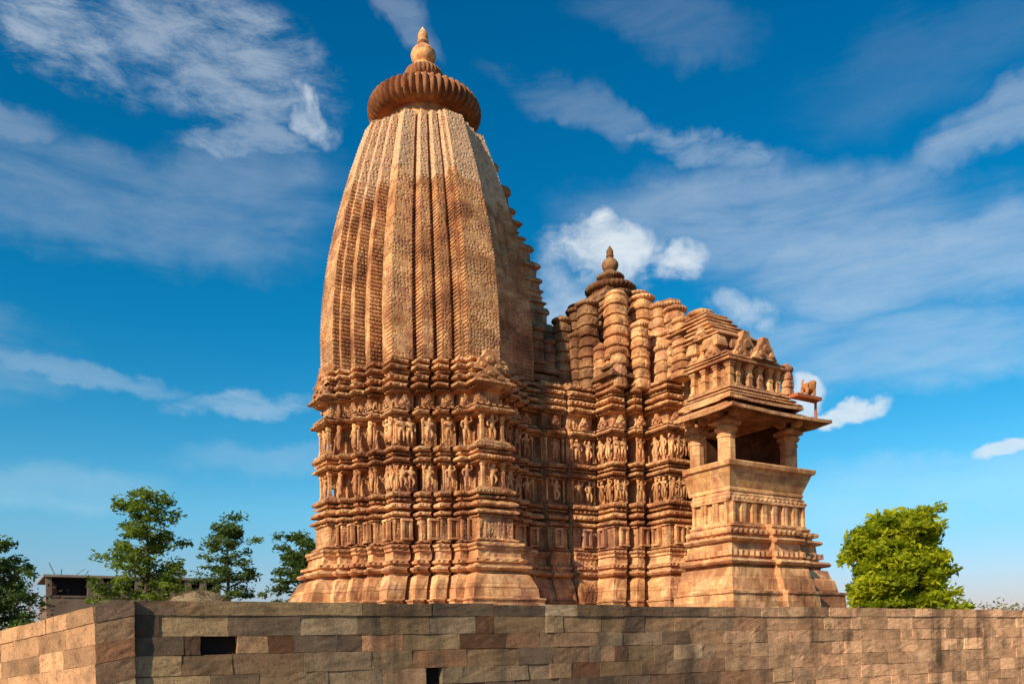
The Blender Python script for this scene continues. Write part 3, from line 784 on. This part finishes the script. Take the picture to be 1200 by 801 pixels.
# --- hall roof ---------------------------------------------------------------
def sq_ring(cx, cy, r, z, n=20, p=3.6):
    pts = []
    for i in range(n):
        a = 2 * math.pi * i / n + math.pi / n; c, s = math.cos(a), math.sin(a)
        k = (abs(c) ** p + abs(s) ** p) ** (-1 / p)
        pts.append((cx + r * k * c, cy + r * k * s, z))
    return pts
def stack(cx, cy, z0, z1, r, mat, cap=True, th=.33, taper=.14):
    """tower of bell shaped tiers ending in a ribbed cap"""
    bm = bmesh.new(); n = max(2, round((z1 - z0) / th)); h = (z1 - z0) / n; rings = []
    q = random.Random(int(cx * 100 + cy * 37))
    for i in range(n):
        f = i / n; rr = r * (1 - taper * f) * (1 + q.uniform(-.02, .02)); z = z0 + i * h
        ox, oy = q.uniform(-.012, .012), q.uniform(-.012, .012)
        flute = (i in (1, 2)) and r > .31
        for dz, k in ((0.0, .86), (.07, .86), (.09, 1.03), (.15, 1.06), (.22, 1.05), (.50, 1.03), (.74, .99), (.90, .93), (.97, .87)):
            rg = sq_ring(cx + ox, cy + oy, rr * k, z + dz * h, 40)
            if flute and .3 < dz < .9: rg = [(cx + (x - cx) * (.88 if m % 4 < 2 else 1), cy + (y - cy) * (.88 if m % 4 < 2 else 1), zz) for m, (x, y, zz) in enumerate(rg)]
            rings.append(rg)
    loft(bm, rings, True, True)
    jitter(bm, .022, cx, .022)
    o = part('bell_tower', bm, mat, False)
    rr = r * (1 - taper)
    if cap:
        bm = bmesh.new(); P = [(rr * .8, z1 - .02)]
        for j in range(9):
            a = -math.pi / 2 + math.pi * j / 8
            P.append((rr * .80 + rr * .55 * math.cos(a), z1 + .09 + .09 * math.sin(a)))
        P += [(rr * .62, z1 + .22), (rr * .35, z1 + .27), (rr * .12, z1 + .30)]
        lathe(bm, P, cx, cy, 20 * 4, 20, .08)
    else:
        bm = bmesh.new(); loft(bm, [sq_ring(cx, cy, rr * k, z1 + dz) for k, dz in ((.86, -.02), (1.0, .02), (.98, .07), (.8, .14), (.45, .19), (.15, .21))], True, True)
    link('ribbed_cap' if cap else 'cap', bm, mat, o, True)
    return o
bm = bmesh.new()
z = 8.45
for j in range(14):
    h = .34; f = j / 13
    hx = 2.5 * (1 - f) ** .75 + .55; hy = 3.3 * (1 - f) ** .9 + .55
    tier_box(bm, HX + .15 - hx, HX + .15 + hx, -hy, hy, z, h, .12); z += h
jitter(bm, .03)
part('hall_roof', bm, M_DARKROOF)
# vestibule roof
bm = bmesh.new(); z = 8.45
for j in range(6):
    tier_box(bm, 2.3, 5.2, -2.2 + j * .2, 2.2 - j * .2, z, .36, .10); z += .36
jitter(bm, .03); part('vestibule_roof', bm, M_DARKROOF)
CX0 = 7.66
P = []
for j in range(13):
    a = -math.pi / 2 + math.pi * j / 12
    P.append((.62 + .36 * math.cos(a), 13.28 + .17 * math.sin(a)))
bm = bmesh.new(); lathe(bm, [(1.25, 12.55), (1.32, 12.66), (1.05, 12.86), (.78, 12.9), (.78, 13.12)] + P[1:] + [(.5, 13.5), (.34, 13.62), (.30, 13.66), (.50, 13.70), (.54, 13.77), (.48, 13.84), (.28, 13.9)], CX0, 0, 32 * 4, 32, .06)
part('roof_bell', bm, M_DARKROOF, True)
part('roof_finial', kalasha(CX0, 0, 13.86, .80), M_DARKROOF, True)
STK = [(3.15, -1.55, 8.5, 10.4, .34, M_DARKROOF), (4.02, -1.85, 8.4, 10.75, .37, M_DARKROOF), (4.62, -2.50, 8.4, 11.2, .42, M_DARKROOF), (5.12, -3.36, 8.3, 11.35, .45, M_PALE, False),  # stacks next to the spire take the tone darkened for its shade
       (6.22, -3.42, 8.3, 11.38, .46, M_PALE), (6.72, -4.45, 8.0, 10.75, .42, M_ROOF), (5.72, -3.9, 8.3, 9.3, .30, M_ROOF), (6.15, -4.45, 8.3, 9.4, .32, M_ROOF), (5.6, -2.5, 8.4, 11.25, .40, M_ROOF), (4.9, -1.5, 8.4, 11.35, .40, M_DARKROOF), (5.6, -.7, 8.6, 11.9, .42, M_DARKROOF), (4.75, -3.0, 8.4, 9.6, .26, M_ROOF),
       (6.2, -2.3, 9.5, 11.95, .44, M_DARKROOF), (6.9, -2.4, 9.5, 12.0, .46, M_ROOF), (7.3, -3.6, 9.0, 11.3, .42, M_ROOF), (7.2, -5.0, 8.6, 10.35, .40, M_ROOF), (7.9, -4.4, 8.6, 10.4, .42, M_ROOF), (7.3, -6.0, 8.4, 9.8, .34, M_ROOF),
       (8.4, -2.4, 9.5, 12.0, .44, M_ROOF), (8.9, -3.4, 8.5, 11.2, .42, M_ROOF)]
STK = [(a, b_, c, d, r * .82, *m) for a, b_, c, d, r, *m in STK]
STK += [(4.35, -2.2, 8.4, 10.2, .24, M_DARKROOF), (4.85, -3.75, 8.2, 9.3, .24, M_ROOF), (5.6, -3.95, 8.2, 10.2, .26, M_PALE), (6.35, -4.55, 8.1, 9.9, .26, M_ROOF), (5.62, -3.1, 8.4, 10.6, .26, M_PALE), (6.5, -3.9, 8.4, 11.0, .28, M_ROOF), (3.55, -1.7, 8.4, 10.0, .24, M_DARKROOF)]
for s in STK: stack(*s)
for s in STK[3:8]:    # the north side of the roof repeats it
    stack(s[0], -s[1], *s[2:])
# small turrets on the right edge of the balcony roof
for x, y, z0, z1, r in ((6.3, -6.0, 9.6, 10.0, .36), (6.9, -5.5, 9.6, 10.2, .34), (6.0, -5.5, 8.2, 9.9, .30), (7.62, -8.15, 7.2, 7.9, .17), (7.55, -7.6, 7.3, 8.2, .2)):
    stack(x, y, z0, z1, r, M_ROOF, True, .26)

# ------------------------------------------------------------------ lion on its bracket
lx, ly, lz = 8.02, -8.60, 7.08
lion = empty('lion_statue', (lx, ly, lz)); lion.scale = (1.12,) * 3
tag(lion, 'small orange stone lion standing on a thin slab above the balcony eave', 'statue')
def skin_mesh(nodes, edges, root, mat, lv=1):
    names = list(nodes); me = bpy.data.meshes.new('tmp'); me.from_pydata([nodes[n][:3] for n in names], [(names.index(a), names.index(b)) for a, b in edges], [])
    o = bpy.data.objects.new('tmp', me); COL.objects.link(o); o.modifiers.new('s', 'SKIN')
    for i, n in enumerate(names):
        sv = me.skin_vertices[0].data[i]; sv.radius = (nodes[n][3],) * 2; sv.use_root = (n == root)
    sub = o.modifiers.new('d', 'SUBSURF'); sub.levels = lv
    dg = bpy.context.evaluated_depsgraph_get(); res = bpy.data.meshes.new_from_object(o.evaluated_get(dg)); bpy.data.objects.remove(o); bpy.data.meshes.remove(me)
    res.materials.clear(); res.materials.append(mat)
    for p in res.polygons: p.use_smooth = True
    return res
LN = {'rump': (-.13, 0, .23, .105), 'mid': (0, 0, .24, .10), 'chest': (.11, 0, .27, .125), 'neck': (.16, 0, .36, .115), 'head': (.20, 0, .40, .10), 'muz': (.28, 0, .37, .062),
      'fl': (.13, -.07, .15, .05), 'fla': (.15, -.075, .035, .045), 'fr': (.13, .07, .15, .05), 'fra': (.15, .075, .035, .045),
      'hl': (-.13, -.08, .17, .065), 'hlk': (-.17, -.08, .09, .045), 'hla': (-.14, -.08, .035, .045), 'hr': (-.13, .08, .17, .065), 'hrk': (-.17, .08, .09, .045), 'hra': (-.14, .08, .035, .045),
      't1': (-.23, 0, .27, .03), 't2': (-.25, 0, .37, .026), 't3': (-.18, 0, .42, .028)}
LE = [('rump', 'mid'), ('mid', 'chest'), ('chest', 'neck'), ('neck', 'head'), ('head', 'muz'), ('chest', 'fl'), ('fl', 'fla'), ('chest', 'fr'), ('fr', 'fra'), ('rump', 'hl'), ('hl', 'hlk'), ('hlk', 'hla'), ('rump', 'hr'), ('hr', 'hrk'), ('hrk', 'hra'), ('rump', 't1'), ('t1', 't2'), ('t2', 't3')]
me = skin_mesh(LN, LE, 'mid', M_ORANGE); lb = link('body', me, M_ORANGE, lion); lb.location = (.0, 0, .05)
bm = bmesh.new(); box(bm, -.60, .36, -.14, .14, -.03, .055); link('slab', bm, M_RUST, lion)
bm = bmesh.new(); lathe(bm, [(.075, -.64), (.075, -.54), (.04, -.50), (.034, -.10), (.06, -.03)], .27, 0, 10); link('post', bm, M_RUST, lion)

# ------------------------------------------------------------------ masonry walls
def pick_tone(rr, warm):
    base = rr.choice([(.150, .098, .058), (.120, .080, .056), (.185, .122, .068), (.095, .068, .050), (.155, .075, .040), (.170, .122, .078), (.085, .048, .032), (.24, .170, .095), (.130, .094, .066), (.26, .195, .125)])
    w = (.78, .45, .25)
    v = rr.uniform(.78, 1.6)
    return tuple((b_ * (1 - warm) + w_ * warm) * v for b_, w_ in zip(base, w))
def masonry(bm, lay, length, top_fn, courses, zbase, rr, warm_fn, holes=(), depth=.22, rnd=1.0, lo=.35, hi=1.25):
    """blocks along local +X in the plane y=0 facing -Y"""
    def paint(fs, tone):
        for f in fs:
            for lp in f.loops: lp[lay] = (*tone, 1)
    zt = 0.0
    for ci, ch in enumerate(courses):
        x = 0.0
        while x < length - .02:
            w = rr.uniform(lo, hi) * (1.25 if ci == 0 else 1)
            if length - (x + w) < .25: w = length - x
            cut = False
            for hc, xa, xb in holes:
                if hc == ci and x < xa - .01 and x + w > xa - .2: w = xa - x
                elif hc == ci and abs(x - xa) < .02: w = xb - xa; cut = True
            z1 = top_fn(x + w / 2) - zt; z0 = z1 - ch
            if not cut:
                g = rr.uniform(.0005, .004); jy = rr.uniform(-.009, .007) * rnd - (.02 if ci == 0 else 0)
                vs, fs = box(bm, x + g, x + w - g, jy, depth, z0 + g, z1 - g + (rr.uniform(-.022, .012) if ci == 0 else 0))
                for v in vs:
                    v.co.z += top_fn(v.co.x) - top_fn(x + w / 2)
                    v.co += Vector((rr.uniform(-.006, .006), rr.uniform(-.008, .008), rr.uniform(-.005, .005)))
                paint(fs, pick_tone(rr, warm_fn(x, ci, rr)))
            x += w
        zt += ch
def wall_object(name, mat, x0, y0, rz, length, top_fn, courses, warm_fn, holes, thick, zbase, seed, label, **kw):
    o = empty(name, (x0, y0, -1.6), rz); tag(o, label, 'wall')
    bm = bmesh.new(); lay = bm.loops.layers.float_color.new('tone')
    masonry(bm, lay, length, lambda x: top_fn(x) + 1.6, courses, zbase, random.Random(seed), warm_fn, holes, **kw)
    bmesh.ops.subdivide_edges(bm, edges=[e for e in bm.edges if e.calc_length() > .12], cuts=3, use_grid_fill=True)
    jitter(bm, .012, seed, .012)
    link('facing_blocks', bm, mat, o)
    bm = bmesh.new(); n = 24
    lo_r, hi_r = [], []
    for j in range(n):
        xa, xb = length * j / n, length * (j + 1) / n
        za, zb = top_fn(xa) + 1.6 - .012, top_fn(xb) + 1.6 - .012
        vs = [bm.verts.new(p) for p in ((xa, .15, 0), (xb, .15, 0), (xb, .15, zb), (xa, .15, za), (xa, thick, 0), (xb, thick, 0), (xb, thick, zb), (xa, thick, za))]
        for f in ((0, 1, 2, 3), (5, 4, 7, 6), (3, 2, 6, 7)): bm.faces.new([vs[q] for q in f])
        if j == 0: bm.faces.new([vs[q] for q in (4, 0, 3, 7)])
        if j == n - 1: bm.faces.new([vs[q] for q in (1, 5, 6, 2)])
    link('core', bm, M_MORTAR, o)
    return o
CR = [.24, .34, .30, .34, .32, .34, .30, .32]
def warm_front(x, ci, rr):
    xx = x - 10.65
    w = max(0, min(1, (xx + 1.5) / 10.0)); return min(.9, max(0, w * rr.uniform(.45, 1.0) + (rr.random() < .12) * .25))
# two gaps where a stone has fallen out
HOLES = [(2, 1.01, 1.60), (4, 5.09, 5.43)]
wall_object('stone_wall', M_BLOCKS, -10.65, -10.5, 0, 40.0, lambda x: .855, CR, warm_front, HOLES, .55, -1.6, 21, 'long brown block wall across the foreground, in front of the temple platform')
# pier at the corner
def top_pier(x): return .74 + x * .20
wall_object('stone_pier', M_BLOCKS, -11.20, -10.60, 0, .55, top_pier, CR, lambda x, c, r: r.uniform(.0, .25), (), .5, -1.6, 5, 'narrow brown corner pier between the sunlit return wall and the long block wall', lo=.5, hi=.6)
# return wall, running back to the left in the sun, its top stepping down
RW = Vector((-1.30, 4.55, 0)).normalized()
start = Vector((-11.20, -10.55, 0)); LEN = 9.0
ang = math.atan2(-RW.y, -RW.x)
s0 = start + RW * LEN
wall_object('stone_wall', M_BLOCKS_CLEAN, s0.x, s0.y, ang, LEN, lambda x: .74 - (LEN - x) * .062, CR, lambda x, c, r: r.uniform(.8, 1.0), (), .45, -1.6, 8, 'sunlit orange wall at the left edge running back from the corner pier')

# ------------------------------------------------------------------ ruined building behind, left
bx0, bx1, by0, by1, bt = -9.3, .55, 30.0, 36.0, 4.72
b = empty('ruined_building', (bx0, by0, -1.6)); tag(b, 'flat roofed brown ruined building behind the trees at the left', 'building')
Wd = bx1 - bx0
bm = bmesh.new(); box(bm, 0, Wd, 0, 6, 0, 4.95); box(bm, -.06, Wd + .06, -.05, .2, 4.95, 5.05); jitter(bm, .03); link('wall', bm, M_BLDG, b)
bm = bmesh.new(); box(bm, -.10, Wd + .3, -.16, 6.2, 6.10, 6.24); jitter(bm, .05); link('roof', bm, M_SLAB, b)
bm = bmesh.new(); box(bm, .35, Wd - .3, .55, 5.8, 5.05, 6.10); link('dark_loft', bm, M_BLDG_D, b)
xs = [0.0, 2.15, 2.6, 3.9, 4.7, 5.9, 6.6, 7.5, 8.4, 9.3]
pl = None
for i, x in enumerate(xs):
    w = .38 if i % 3 else .28
    bm = bmesh.new(); box(bm, -w / 2, w / 2, -.04, .36, 0, 1.05); jitter(bm, .02)
    o = link('pillar', bm, M_BLDG, b); o.location = (x + .15, 0, 5.05)
for q in ((3.0, 3.6, .3, .4, 5.10, 5.8), (4.1, 4.5, .3, .4, 5.1, 5.6), (7.0, 7.3, .3, .4, 5.1, 5.9)):
    bm = bmesh.new(); box(bm, *q); jitter(bm, .02); link('block_infill', bm, M_SLAB, b)
for x, tilt, h in ((.55, -.30, .7), (.85, .05, .35), (1.6, .5, .4), (2.1, .2, .3)):
    bm = bmesh.new(); vs, fs = box(bm, x - .02, x + .02, 1.0, 1.04, 6.3, 6.3 + h)
    for v in vs:
        if v.co.z > 6.4: v.co.x += tilt
    link('rusty_rod', bm, M_BARK, b)

# ------------------------------------------------------------------ trees
def leaf_cloud(bm, lay, pts, rr, size, per, flat=.5, droop=.3, wid=.36):
    """sprays of small leaves at each point; tone varies leaf by leaf and clump by clump"""
    for (p, rad, t0) in pts:
        for _ in range(per):
            d = Vector((rr.gauss(0, 1), rr.gauss(0, 1), rr.gauss(0, flat))); d = d.normalized() * rad * rr.random() ** .5
            d.z *= .75
            c = Vector(p) + d
            s = size * rr.uniform(.6, 1.3)
            n = Vector((rr.gauss(0, 1.1), rr.gauss(0, 1.1), .8)).normalized()
            a = Vector((rr.gauss(0, 1), rr.gauss(0, 1), -droop)).normalized(); a = (a - n * a.dot(n)).normalized(); bb = n.cross(a)
            vs = [bm.verts.new(c - a * s), bm.verts.new(c + bb * s * wid), bm.verts.new(c + a * s), bm.verts.new(c - bb * s * wid)]
            f = bm.faces.new(vs); tn = min(1, max(0, t0 + rr.gauss(0, .22)))
            for lp in f.loops: lp[lay] = (tn, tn, tn, 1)
def tube(bm, pts, n=7):
    rings = []
    for i, (p, r) in enumerate(pts):
        p = Vector(p); q = Vector(pts[min(i + 1, len(pts) - 1)][0]); o = Vector(pts[max(i - 1, 0)][0]); d = (q - o).normalized()
        u_ = d.orthogonal().normalized(); v_ = d.cross(u_)
        rings.append([p + (u_ * math.cos(2 * math.pi * k / n) + v_ * math.sin(2 * math.pi * k / n)) * r for k in range(n)])
    loft(bm, rings, True, True)
def tree(name, label, cat, loc, h, spread, mat, seed, limbs, size, per, clump, trunk_r=.12, first=.25, shape=None, group=None, tone=(.3, .8)):
    rr = random.Random(seed)
    o = empty(name, loc); tag(o, label, cat, group)
    tb = bmesh.new(); cb_ = bmesh.new(); lay = cb_.loops.layers.float_color.new('tone')
    bend = [rr.uniform(-.06, .06) * h for _ in range(2)]
    def tp(f): return Vector((bend[0] * math.sin(f * 2.6), bend[1] * math.sin(f * 2.1), f * h * .93))
    tube(tb, [(tp(f), trunk_r * (1 - f * .85)) for f in [j / 8 for j in range(9)]])
    pts = []
    for i in range(limbs):
        f = first + (1 - first) * (i + rr.random() * .6) / limbs
        az = i * 2.4 + rr.uniform(-.5, .5)
        wd = shape(f) if shape else math.sin(min(1, f) * math.pi * .75 + .35)
        ln = spread * wd * rr.uniform(.65, 1.1)
        a0 = tp(f * .93); up = rr.uniform(.15, .55)
        mid = a0 + Vector((math.cos(az) * ln * .5, math.sin(az) * ln * .5, ln * up * .6)); end = a0 + Vector((math.cos(az) * ln, math.sin(az) * ln, ln * up))
        r0 = trunk_r * (1 - f * .8) * .5
        tube(tb, [(a0, r0), (mid, r0 * .6), (end, r0 * .2)], 5)
        for g in (.45, .72, 1.0):
            q = a0.lerp(mid, g * 2) if g < .5 else mid.lerp(end, g * 2 - 1)
            for _ in range(2):
                off = Vector((rr.gauss(0, 1), rr.gauss(0, 1), rr.gauss(0, .6))) * clump * .7
                pts.append((q + off, clump * rr.uniform(.6, 1.15), rr.uniform(*tone)))
                tube(tb, [(q, r0 * .3), (q + off * .9, .008)], 4)
    pts.append((tp(1), clump, tone[1]))
    leaf_cloud(cb_, lay, pts, rr, size, per)
    link('trunk', tb, M_BARK, o); link('crown', cb_, mat, o)
    return o
tree('feathery_tree', 'tallest of the feathery green trees, in front of the ruined building', 'tree', (-8.45, 3.0, .74), 4.6, 1.45, M_LEAF_D, 2, 24, .085, 54, .32, .09, .10, lambda f: 1.05 - .62 * f, 'feathery trees at the left', (.25, .95))
tree('feathery_tree', 'slim feathery tree to the right of the ruined building', 'tree', (-4.6, 7.8, .74), 4.6, 1.4, M_LEAF_B, 4, 19, .09, 44, .32, .09, .18, lambda f: .95 - .55 * f, 'feathery trees at the left', (.2, .9))
tree('feathery_tree', 'dark feathery tree partly hidden behind the left side of the temple', 'tree', (-1.0, 10.2, .74), 4.5, 1.7, M_LEAF_B, 9, 18, .10, 60, .36, .10, .2, lambda f: .95 - .45 * f, 'feathery trees at the left', (.15, .7))
tree('feathery_tree', 'dark tree cut off by the left edge of the photo', 'tree', (-12.05, 7.4, -1.6), 5.5, 1.7, M_LEAF_B, 13, 24, .10, 62, .38, .12, .3, lambda f: 1.0 - .45 * f, 'feathery trees at the left', (.1, .7))
tree('leafy_tree', 'dense bright yellow green tree to the right of the temple', 'tree', (42.3, 10.9, -1.6), 11.1, 2.7, M_LEAF_Y, 21, 64, .26, 150, .95, .3, .25, lambda f: min(1.0, .55 + f * .9) if f < .55 else 1.15 - .75 * (f - .3) ** 1.1, None, (.15, .95))
def bush(name, label, loc, w, h, mat, seed, n, size, per):
    rr = random.Random(seed); o = empty(name, loc); tag(o, label, 'bush')
    cb_ = bmesh.new(); lay = cb_.loops.layers.float_color.new('tone'); tb = bmesh.new(); pts = []
    for i in range(n):
        a = rr.uniform(0, 6.28); q = rr.random() ** .6
        p = Vector((math.cos(a) * w * q, math.sin(a) * w * q, h * rr.uniform(.25, 1) * (1 - .5 * q * q))); pts.append((p, h * .3, rr.uniform(.1, .9)))
        tube(tb, [((0, 0, 0), .03), (p * .5, .02), (p, .006)], 4)
    leaf_cloud(cb_, lay, pts, rr, size, per); link('stems', tb, M_BARK, o); link('foliage', cb_, mat, o)
bush('dry_bush', 'pale yellow green bush showing over the wall at the far right', (48.5, 6.9, -1.6), 2.6, 4.0, M_LEAF_DRY, 3, 26, .16, 40)
bush('reddish_bush', 'small reddish brown bush against the left end of the ruined building', (-10.15, 26.0, -1.6), 1.1, 5.2, simple('russet_leaf', (.12, .045, .028)), 6, 24, .12, 40)
bush('pale_bush', 'dusty olive bush behind the sunlit wall at the left edge', (-13.6, 16.0, -1.6), 1.6, 3.7, M_LEAF_DRY, 16, 26, .12, 40)
# heap of dry straw behind the wall and a dark hummock beside it
def mound(name, label, cat, loc, rx, ry, h, mat, seed, straw=0):
    rr = random.Random(seed); bm = bmesh.new(); rings = []
    for j in range(9):
        f = j / 8; rad = math.cos(f * math.pi / 2) ** .8
        rings.append([(rx * rad * math.cos(a) * (1 + .14 * noise.noise(Vector((math.cos(a) * 2, math.sin(a) * 2, f * 3 + seed)))), ry * rad * math.sin(a), h * math.sin(f * math.pi / 2) * (1 + .15 * noise.noise(Vector((math.cos(a) * 1.5, seed, f))))) for a in [2 * math.pi * k / 24 for k in range(24)]])
    loft(bm, rings, True, True)
    for _ in range(straw):
        a = rr.uniform(0, 6.28); q = rr.random(); c = Vector((rx * q * math.cos(a), ry * q * math.sin(a), h * math.sqrt(max(0, 1 - q * q)) - .01))
        d = Vector((rr.gauss(0, 1), rr.gauss(0, 1), abs(rr.gauss(0, .8)))).normalized() * rr.uniform(.06, .16); sd_ = d.orthogonal().normalized() * .006
        bm.faces.new([bm.verts.new(c - sd_), bm.verts.new(c + sd_), bm.verts.new(c + d)])
    o = link(name, bm, mat); o.location = loc; tag(o, label, cat)
mound('straw_heap', 'heap of dry brown straw lying behind the wall below the ruined building', 'heap', (-8.75, -6.2, .74), .75, .5, .55, M_DRY, 4, 1500)
mound('stone_lump', 'dark rounded stone on the platform just left of the temple base', 'stone', (-6.5, -4.6, .74), .34, .3, .40, simple('dark_stone', (.05, .032, .028)), 9)
